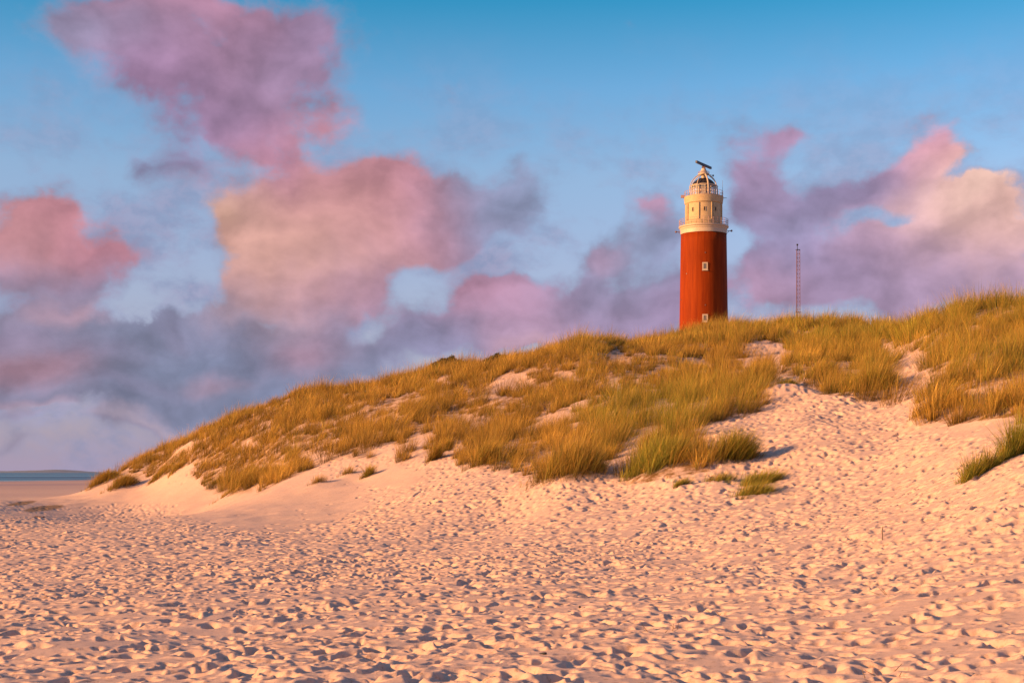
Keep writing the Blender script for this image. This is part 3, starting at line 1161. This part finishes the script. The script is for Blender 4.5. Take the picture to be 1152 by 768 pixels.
# ------------------------------------------------------------------ sea and far shore
def make_sea():
    th = np.linspace(-math.pi, math.pi, 181)
    r = np.concatenate([[250], np.geomspace(300, 45000, 60)])
    T, Rr = np.meshgrid(th, r)
    x, y = Rr*np.sin(T), Rr*np.cos(T)
    v = np.stack([x, y, np.zeros_like(x)], -1).reshape(-1, 3)
    nr, nth = T.shape
    i = np.arange(nr-1)[:, None]*nth+np.arange(nth-1)[None]
    q = np.stack([i, i+1, i+nth+1, i+nth], -1).reshape(-1, 4)[:, ::-1]
    m, nt, b = new_mat('sea_water')
    N, L = nt.nodes, nt.links
    geo = N.new('ShaderNodeNewGeometry')
    mp = N.new('ShaderNodeMapping')
    mp.inputs['Scale'].default_value = (.006, .030, .02)
    mp.inputs['Rotation'].default_value = (0, 0, R(4))
    L.new(geo.outputs['Position'], mp.inputs['Vector'])
    n1 = N.new('ShaderNodeTexNoise')
    n1.inputs['Scale'].default_value = 1
    n1.inputs['Detail'].default_value = 9
    n1.inputs['Roughness'].default_value = .62
    L.new(mp.outputs[0], n1.inputs['Vector'])
    n2 = N.new('ShaderNodeTexNoise')
    n2.inputs['Scale'].default_value = .35
    n2.inputs['Detail'].default_value = 6
    L.new(geo.outputs['Position'], n2.inputs['Vector'])
    # breakers: foam where the swell is highest, only in the shallows
    sep = N.new('ShaderNodeSeparateXYZ')
    L.new(geo.outputs['Position'], sep.inputs[0])
    sh = N.new('ShaderNodeMapRange')
    sh.inputs['From Min'].default_value = 800
    sh.inputs['From Max'].default_value = 1150
    sh.inputs['To Min'].default_value = .50
    sh.inputs['To Max'].default_value = .78
    L.new(sep.outputs['Y'], sh.inputs['Value'])
    sb = N.new('ShaderNodeMath'); sb.operation = 'SUBTRACT'
    L.new(n1.outputs['Fac'], sb.inputs[0]); L.new(sh.outputs[0], sb.inputs[1])
    fm = N.new('ShaderNodeMapRange')
    fm.inputs['From Min'].default_value = 0
    fm.inputs['From Max'].default_value = .05
    L.new(sb.outputs[0], fm.inputs['Value'])
    deep = N.new('ShaderNodeMix'); deep.data_type = 'RGBA'
    deep.inputs['A'].default_value = (.01, .045, .08, 1)
    deep.inputs['B'].default_value = (.10, .26, .33, 1)
    dr = N.new('ShaderNodeMapRange')
    dr.inputs['From Min'].default_value = .42
    dr.inputs['From Max'].default_value = .57
    mp3 = N.new('ShaderNodeMapping')
    mp3.inputs['Scale'].default_value = (.00025, .0021, .01)
    mp3.inputs['Rotation'].default_value = (0, 0, R(2))
    L.new(geo.outputs['Position'], mp3.inputs['Vector'])
    n3 = N.new('ShaderNodeTexNoise')
    n3.inputs['Scale'].default_value = 1
    n3.inputs['Detail'].default_value = 7
    L.new(mp3.outputs[0], n3.inputs['Vector'])
    L.new(n3.outputs['Fac'], dr.inputs['Value'])
    L.new(dr.outputs[0], deep.inputs['Factor'])
    mx = N.new('ShaderNodeMix'); mx.data_type = 'RGBA'
    mx.inputs['B'].default_value = (.7, .7, .7, 1)
    L.new(fm.outputs[0], mx.inputs['Factor'])
    L.new(deep.outputs['Result'], mx.inputs['A'])
    L.new(mx.outputs['Result'], b.inputs['Base Color'])
    b.inputs['Roughness'].default_value = .35
    b.inputs['IOR'].default_value = 1.33
    b.inputs['Specular IOR Level'].default_value = .35
    bp = N.new('ShaderNodeBump')
    bp.inputs['Strength'].default_value = 1
    bp.inputs['Distance'].default_value = 3.0
    L.new(n1.outputs['Fac'], bp.inputs['Height'])
    bp2 = N.new('ShaderNodeBump')
    bp2.inputs['Strength'].default_value = .8
    bp2.inputs['Distance'].default_value = .8
    L.new(n2.outputs['Fac'], bp2.inputs['Height'])
    L.new(bp.outputs[0], bp2.inputs['Normal'])
    L.new(bp2.outputs[0], b.inputs['Normal'])
    o = mesh_np('sea', v, quads=q, mat=m)
    o['kind'] = 'structure'
    # the low island across the water
    D = 9000.
    xs = np.linspace(-80, 118, 120)
    prof = np.interp(xs, [-80, 0, 30, 50, 62, 78, 92, 108, 118], [1.2, 2.0, 2.4, 3.2, 3.7, 3.0, 1.6, .3, 0])
    X = (xs-CX)/F*D
    H = np.maximum(prof/F*D+2.2*fbm(xs/9., xs*0, 151, 3)*(prof > .4), -1)
    rows, fr = [], [(-450, 0), (-300, .45), (-120, .85), (0, 1), (200, .8), (500, 0)]
    for dy, f in fr:
        rows.append(np.stack([X, np.full_like(X, D+dy), H*f-(1.5 if f == 0 else 0)], -1))
    v = np.concatenate(rows)
    n = len(X)
    i = np.arange(len(fr)-1)[:, None]*n+np.arange(n-1)[None]
    q = np.stack([i, i+1, i+n+1, i+n], -1).reshape(-1, 4)
    o = mesh_np('far_hills', v, quads=q, mat=simple_mat('far_dunes', (.15, .18, .215), .9, 0, .25, .01))  # blue-grey of distance haze put into the base colour
    o['kind'] = 'structure'


# ------------------------------------------------------------------ sky
# clouds: column, row, half-width, half-height (measured), sRGB colour, weight
CLOUDS = [
 (200,62,110,48,(168,132,165),.55),(90,40,50,30,(150,155,190),.5),(60,110,40,20,(140,150,185),.45),(110,150,60,20,(150,140,175),.5),(320,80,50,40,(150,135,172),.6),(40,190,40,14,(165,150,180),.4),(240,205,40,30,(150,140,178),.5),(350,20,40,24,(150,140,178),.4),
 (250,62,100,52,(178,128,158),.95),(165,85,50,32,(160,122,165),0.9),(210,5,70,22,(190,132,158),1.0),(330,30,60,45,(160,128,168),.55),(130,20,50,30,(150,135,170),.45),
 (265,125,50,36,(150,125,168),.75),(200,165,50,34,(150,128,170),.55),(170,190,45,22,(138,145,185),.6),(310,165,55,45,(193,130,155),1.0),
 (370,135,28,22,(205,140,160),.7),(400,210,72,52,(212,143,152),1.2),(455,215,48,56,(205,135,155),1.1),(400,245,70,40,(222,158,148),1.3),(425,290,50,28,(203,148,158),1.0),(290,250,50,36,(225,165,150),1.1),
 (258,240,22,18,(247,188,146),.7),(325,310,68,46,(226,166,148),1.2),(300,345,55,32,(210,155,152),1.0),(375,345,66,34,(190,140,165),1.2),(420,330,38,30,(180,140,170),.6),
 (545,235,50,46,(141,151,188),1.1),(470,260,40,30,(190,140,165),.9),(505,250,40,40,(165,135,170),.7),(575,225,22,40,(148,158,195),0.9),
 (55,250,80,40,(202,130,145),1.15),(20,275,50,40,(210,145,145),1.0),(128,288,42,24,(200,132,150),1.0),(60,318,105,24,(161,135,168),.9),(190,265,26,36,(148,148,181),.5),
 (50,365,95,40,(133,135,165),1.1),(150,385,95,38,(133,139,171),1.0),(215,412,120,42,(123,135,168),1.1),(40,416,46,22,(204,138,152),1.7),(100,438,120,26,(125,131,163),1.1),
 (250,372,42,34,(131,137,175),1.0),(330,385,60,34,(137,141,175),.85),(352,408,34,22,(208,142,158),1.6),(300,440,120,26,(129,139,173),1.0),(405,410,60,34,(138,143,178),.9),
 (548,338,56,32,(196,138,165),1.35),(520,375,70,28,(143,145,183),1.1),(475,388,40,26,(153,145,183),.7),(600,372,50,26,(200,150,178),1.2),(600,385,26,10,(222,170,178),1.1),
 (730,215,34,26,(192,142,172),1.35),(690,285,60,48,(151,159,195),1.1),(665,290,24,15,(196,142,170),1.25),(690,348,66,28,(172,142,178),1.3),(640,340,50,40,(150,140,178),1.0),(755,345,50,30,(160,140,178),1.15),
 (755,265,30,36,(140,150,188),0.8),
 (868,195,36,42,(166,136,172),1.15),(905,150,32,18,(182,142,178),1.1),(850,240,34,36,(160,136,175),.7),(920,232,60,34,(153,141,181),1.0),(985,210,46,26,(161,141,183),.95),(880,265,60,24,(151,148,188),.6),
 (1055,168,38,28,(226,158,172),1.2),(1068,180,28,17,(245,180,170),.9),(1060,132,34,18,(205,148,172),.75),(1025,195,36,24,(180,138,170),.8),
 (1098,228,46,34,(255,200,182),1.6),(1130,258,46,42,(252,192,178),1.5),(1112,214,26,16,(255,212,188),.9),(1060,262,56,34,(214,166,180),1.1),(1010,290,60,34,(192,152,182),1.0),
 (940,320,110,38,(160,138,182),1.1),(1080,320,110,44,(190,152,178),1.2),(850,335,52,28,(198,150,178),1.2),(1010,345,120,26,(168,142,178),1.0),(880,300,50,24,(150,142,182),1.1),
 (68,352,26,9,(215,155,165),1.2),(20,372,40,14,(170,130,160),.8),(120,345,20,9,(190,150,175),.6),(240,430,30,10,(212,152,168),1.3),(150,440,60,9,(150,128,160),.7),(180,372,26,10,(160,140,175),.6),(90,395,50,14,(150,124,156),.8),
 (60,452,110,13,(140,138,168),.8),(225,452,90,15,(132,138,172),.8),(120,478,120,8,(158,150,180),.6),
 (80,470,60,5,(205,175,190),.6),(170,478,70,4,(210,182,192),.6),(30,462,40,5,(200,160,180),.6),(120,492,160,16,(165,150,180),.55),(60,515,120,10,(168,150,178),.5),
]


# paler openings between the clouds
GAPS = [(118,352,44,9,.8),(45,398,30,7,.5),(232,392,34,8,.8),(150,458,90,6,.6),(60,470,60,5,.5),(280,372,18,14,.6),(200,332,62,28,1.3),(205,268,30,46,.5),(130,345,50,14,.5),(462,338,14,20,.3),(570,298,34,16,.5),(625,325,18,30,.4),
        (965,165,40,34,.8),(1010,250,44,13,.8),(940,185,26,20,.4),(830,285,60,16,.5),(800,330,26,30,.4),(715,310,34,14,.3),(312,376,22,12,1.0),(420,380,14,12,.6),(585,300,30,14,.6),
        (250,300,14,20,.2),(170,395,50,8,.25),(20,340,40,8,.3),(110,440,60,6,.25),(270,345,14,10,.35),(395,395,20,12,.35),(140,150,50,26,.3),(220,110,20,20,.2),(500,352,10,14,.3),(445,375,22,10,.4),(640,380,16,8,.3),(1100,195,34,10,.7)]


def make_world():
    w = bpy.data.worlds.new('World')
    scene.world = w
    w.use_nodes = True
    nt = w.node_tree
    N, L = nt.nodes, nt.links
    bg = N['Background']
    bg.inputs['Strength'].default_value = SKY_K
    w.cycles.sampling_method = 'MANUAL'
    w.cycles.sample_map_resolution = 256
    K = SKY_K*2**EXPOSURE

    def math_(op, a, b=None, c=None, clamp=False):
        n = N.new('ShaderNodeMath'); n.operation = op; n.use_clamp = clamp
        for k, v in enumerate((a, b, c)):
            if v is None:
                continue
            if isinstance(v, (int, float)):
                n.inputs[k].default_value = v
            else:
                L.new(v, n.inputs[k])
        return n.outputs[0]

    def vec(op, a, b=None, c=None, scale=None):
        n = N.new('ShaderNodeVectorMath'); n.operation = op
        for k, v in enumerate((a, b, c)):
            if v is None:
                continue
            if isinstance(v, (tuple, list)):
                n.inputs[k].default_value = v
            else:
                L.new(v, n.inputs[k])
        if scale is not None:
            if isinstance(scale, (int, float)):
                n.inputs['Scale'].default_value = scale
            else:
                L.new(scale, n.inputs['Scale'])
        return n.outputs['Value'] if op in ('DOT_PRODUCT', 'LENGTH') else n.outputs[0]

    def smooth(x, a, b):
        n = N.new('ShaderNodeMapRange'); n.interpolation_type = 'SMOOTHSTEP'
        n.inputs['From Min'].default_value = a
        n.inputs['From Max'].default_value = b
        L.new(x, n.inputs['Value'])
        return n.outputs[0]

    def noise(v, scale, detail, rough=.55, lac=2.):
        n = N.new('ShaderNodeTexNoise')
        if v is not D:
            n.noise_dimensions = '2D'
        n.inputs['Scale'].default_value = scale
        n.inputs['Detail'].default_value = detail
        n.inputs['Roughness'].default_value = rough
        n.inputs['Lacunarity'].default_value = lac
        L.new(v, n.inputs['Vector'])
        return n

    def mixc(f, a, b):
        n = N.new('ShaderNodeMix'); n.data_type = 'RGBA'
        for s_, v in (('Factor', f), ('A', a), ('B', b)):
            if isinstance(v, (int, float)):
                n.inputs[s_].default_value = v
            elif isinstance(v, (tuple, list)):
                n.inputs[s_].default_value = (*v, 1)
            else:
                L.new(v, n.inputs[s_])
        return n.outputs['Result']

    tc = N.new('ShaderNodeTexCoord')
    D = tc.outputs['Generated']
    sep = N.new('ShaderNodeSeparateXYZ')
    L.new(D, sep.inputs[0])
    az = math_('ARCTAN2', sep.outputs[0], sep.outputs[1])
    el = math_('ARCSINE', sep.outputs[2])
    cmb = N.new('ShaderNodeCombineXYZ')
    L.new(az, cmb.inputs[0]); L.new(el, cmb.inputs[1])
    P = cmb.outputs[0]
    # clear sky
    sky = N.new('ShaderNodeTexSky')
    sky.sky_type = 'NISHITA'
    sky.sun_disc = False
    sky.sun_elevation = SUN_EL
    sky.sun_rotation = SUN_AZ
    sky.air_density = 1.0
    sky.dust_density = 1.0
    sky.ozone_density = 2.0
    # grade of the clear sky with height: pale low down, deep saturated blue above
    rmp = N.new('ShaderNodeValToRGB')
    L.new(math_('MULTIPLY', el, 2.0), rmp.inputs['Fac'])
    els = rmp.color_ramp.elements
    for k, (py, gain) in enumerate(((400, (.90, .80, 1.02)), (300, (.93, .87, 1.06)), (200, (.90, .97, 1.10)), (100, (.56, .95, 1.14)), (0, (.12, .80, .98)))):
        e = els[k] if k < 2 else els.new(.9)
        e.position = 2.0*math.atan((HZ-py)/F)
        e.color = tuple(g*SKY_GAIN for g in gain)+(1,)
    base = vec('MULTIPLY', sky.outputs[0], rmp.outputs[0])
    low = math_('POWER', .36788, math_('MULTIPLY', math_('MAXIMUM', el, 0.), 1/.085))
    haze = tuple(c/K for c in srgb(172, 157, 184))
    base = mixc(math_('MULTIPLY', low, .9), base, haze)
    # turbulence that frays the clouds
    n1 = noise(P, 9, 3, .5)
    n2 = noise(P, 30, 5, .55)
    w1 = vec('SCALE', vec('SUBTRACT', n1.outputs['Color'], (.5, .5, .5)), scale=.05)
    w2 = vec('SCALE', vec('SUBTRACT', n2.outputs['Color'], (.5, .5, .5)), scale=.020)
    PW = vec('MULTIPLY', vec('ADD', vec('ADD', P, w1), w2), (1, 1, 0))
    dens, colr, gap = None, None, None
    for px, py, a, b, c, wt in CLOUDS:
        u, v = (px-CX)/F, (HZ-py)/F
        A, E = math.atan(u), math.atan2(v, math.sqrt(1+u*u))
        ia, ie = F/(a*1.08), F/(b*1.04)
        q = vec('MULTIPLY_ADD', PW, (ia, ie, 0), (-A*ia, -E*ie, 0))
        q = vec('DOT_PRODUCT', q, q)
        g = math_('POWER', .36788, q)
        gw = math_('MULTIPLY', g, wt)
        gy = .35*c[0]+.45*c[1]+.2*c[2]
        lc = srgb(*[.95*(.9*k+.1*gy) for k in c])
        colr = vec('SCALE', tuple(lc), scale=gw) if colr is None else vec('ADD', colr, vec('SCALE', tuple(lc), scale=gw))
        dens = gw if dens is None else math_('ADD', dens, gw)
    for px, py, a, b, wt in GAPS:
        u, v = (px-CX)/F, (HZ-py)/F
        A, E = math.atan(u), math.atan2(v, math.sqrt(1+u*u))
        ia, ie = F/a, F/b
        q = vec('MULTIPLY_ADD', PW, (ia, ie, 0), (-A*ia, -E*ie, 0))
        q = vec('DOT_PRODUCT', q, q)
        hole = math_('MULTIPLY', math_('POWER', .36788, q), -wt)
        gap = hole if gap is None else math_('ADD', gap, hole)
    # looser clouds out of this view, coloured to tint and weaken the shadow fill
    outer = math_('MAXIMUM', smooth(math_('ABSOLUTE', az), .36, .55), smooth(el, .33, .45))
    n3 = noise(D, 2.3, 6, .6)
    g = math_('MULTIPLY', math_('MULTIPLY', smooth(n3.outputs['Fac'], .38, .62), 1.5), outer)
    dens = math_('ADD', dens, g)
    n4 = noise(D, 3.1, 3, .5)
    oc = mixc(smooth(n4.outputs['Fac'], .35, .65), srgb(132, 138, 188), srgb(180, 152, 192))
    colr = vec('ADD', colr, vec('SCALE', oc, scale=g))
    avg = vec('SCALE', colr, scale=math_('DIVIDE', 1., math_('MAXIMUM', dens, 1e-3)))
    # billows: detail noise and its change towards the sun
    PD = vec('ADD', P, vec('SCALE', w1, scale=.4))
    PS = vec('MULTIPLY', PD, (1, 1.35, 1))
    d1 = noise(PS, 15, 9, .52)
    d2 = noise(vec('ADD', PS, (-.014, .012, 0)), 15, 6, .52)
    rel = math_('SUBTRACT', d1.outputs['Fac'], d2.outputs['Fac'])
    d3 = noise(PS, 58, 7, .6)
    def puffs(v, scale):
        n = N.new('ShaderNodeTexVoronoi')
        n.voronoi_dimensions = '2D'
        n.feature = 'SMOOTH_F1'
        n.inputs['Scale'].default_value = scale
        n.inputs['Detail'].default_value = 3
        n.inputs['Roughness'].default_value = .45
        n.inputs['Smoothness'].default_value = .35
        L.new(v, n.inputs['Vector'])
        return n.outputs['Distance']
    PV = vec('ADD', PS, vec('ADD', vec('SCALE', w1, scale=.5), w2))
    v1 = puffs(PV, 15)
    v2 = puffs(vec('ADD', PV, (-.010, .010, 0)), 15)
    puff = math_('SUBTRACT', .42, v1)
    relp = math_('SUBTRACT', v1, v2)
    f = math_('SUBTRACT', d1.outputs['Fac'], .49)
    f3 = math_('SUBTRACT', d3.outputs['Fac'], .5)
    edge = math_('MULTIPLY_ADD', puff, .75, math_('MULTIPLY_ADD', f3, .75, math_('MULTIPLY_ADD', f, 1.5, math_('ADD', dens, gap))))
    alpha = smooth(edge, .14, 1.22)
    alpha = math_('MULTIPLY', alpha, .96)
    lum = math_('MULTIPLY_ADD', relp, .5, math_('MULTIPLY_ADD', rel, -.8, math_('MULTIPLY_ADD', f3, .30, math_('MULTIPLY_ADD', f, .32, 1.05))))
    lum = math_('MINIMUM', math_('MAXIMUM', lum, .80), 1.35)
    cc = mixc(smooth(edge, .25, 1.15), srgb(142, 150, 182), avg)
    cc = vec('SCALE', cc, scale=lum)
    cc = vec('SCALE', cc, scale=1/K)
    # a thin grey-blue veil hangs lower down between the heaps
    d5 = noise(vec('MULTIPLY', PD, (1, 1.7, 1)), 11, 9, .6)
    veil = math_('MULTIPLY', math_('MULTIPLY', smooth(d5.outputs['Fac'], .40, .68), .85), math_('SUBTRACT', 1., smooth(el, .13, .30)))
    vc = mixc(smooth(d3.outputs['Fac'], .35, .65), srgb(138, 147, 182), srgb(160, 158, 190))
    base = mixc(veil, base, vec('SCALE', vc, scale=1/K))
    out = mixc(alpha, base, cc)
    L.new(out, bg.inputs['Color'])


SKY_GAIN = 1.0


# ------------------------------------------------------------------ build
make_world()
make_ground()
make_sea()
make_dune_grass()
make_clumps()
make_lighthouse()
make_mast()
make_small_things()
make_shrubs()

sun = bpy.data.lights.new('sun', 'SUN')
sun.energy = 5.0
sun.angle = R(.55)
sun.color = (1.0, .475, .175)
so = bpy.data.objects.new('sun', sun)
so.rotation_euler = Vector(SUN).to_track_quat('Z', 'Y').to_euler()
COL.objects.link(so)

cam = bpy.data.cameras.new('camera')
cam.sensor_width = 36
cam.lens = 36*F/1152
cam.shift_y = (HZ-384)/1152
cam.clip_start = .1
cam.clip_end = 60000
co = bpy.data.objects.new('camera', cam)
co.location = (0, 0, EYE)
co.rotation_euler = (R(90), 0, 0)
COL.objects.link(co)
scene.camera = co

scene.view_settings.view_transform = 'Standard'
scene.view_settings.look = 'None'
scene.view_settings.exposure = EXPOSURE
scene.view_settings.gamma = 1
scene.view_settings.use_curve_mapping = False
scene.cycles.use_denoising = True
scene.cycles.max_bounces = 6
scene.cycles.diffuse_bounces = 3
scene.cycles.transparent_max_bounces = 12
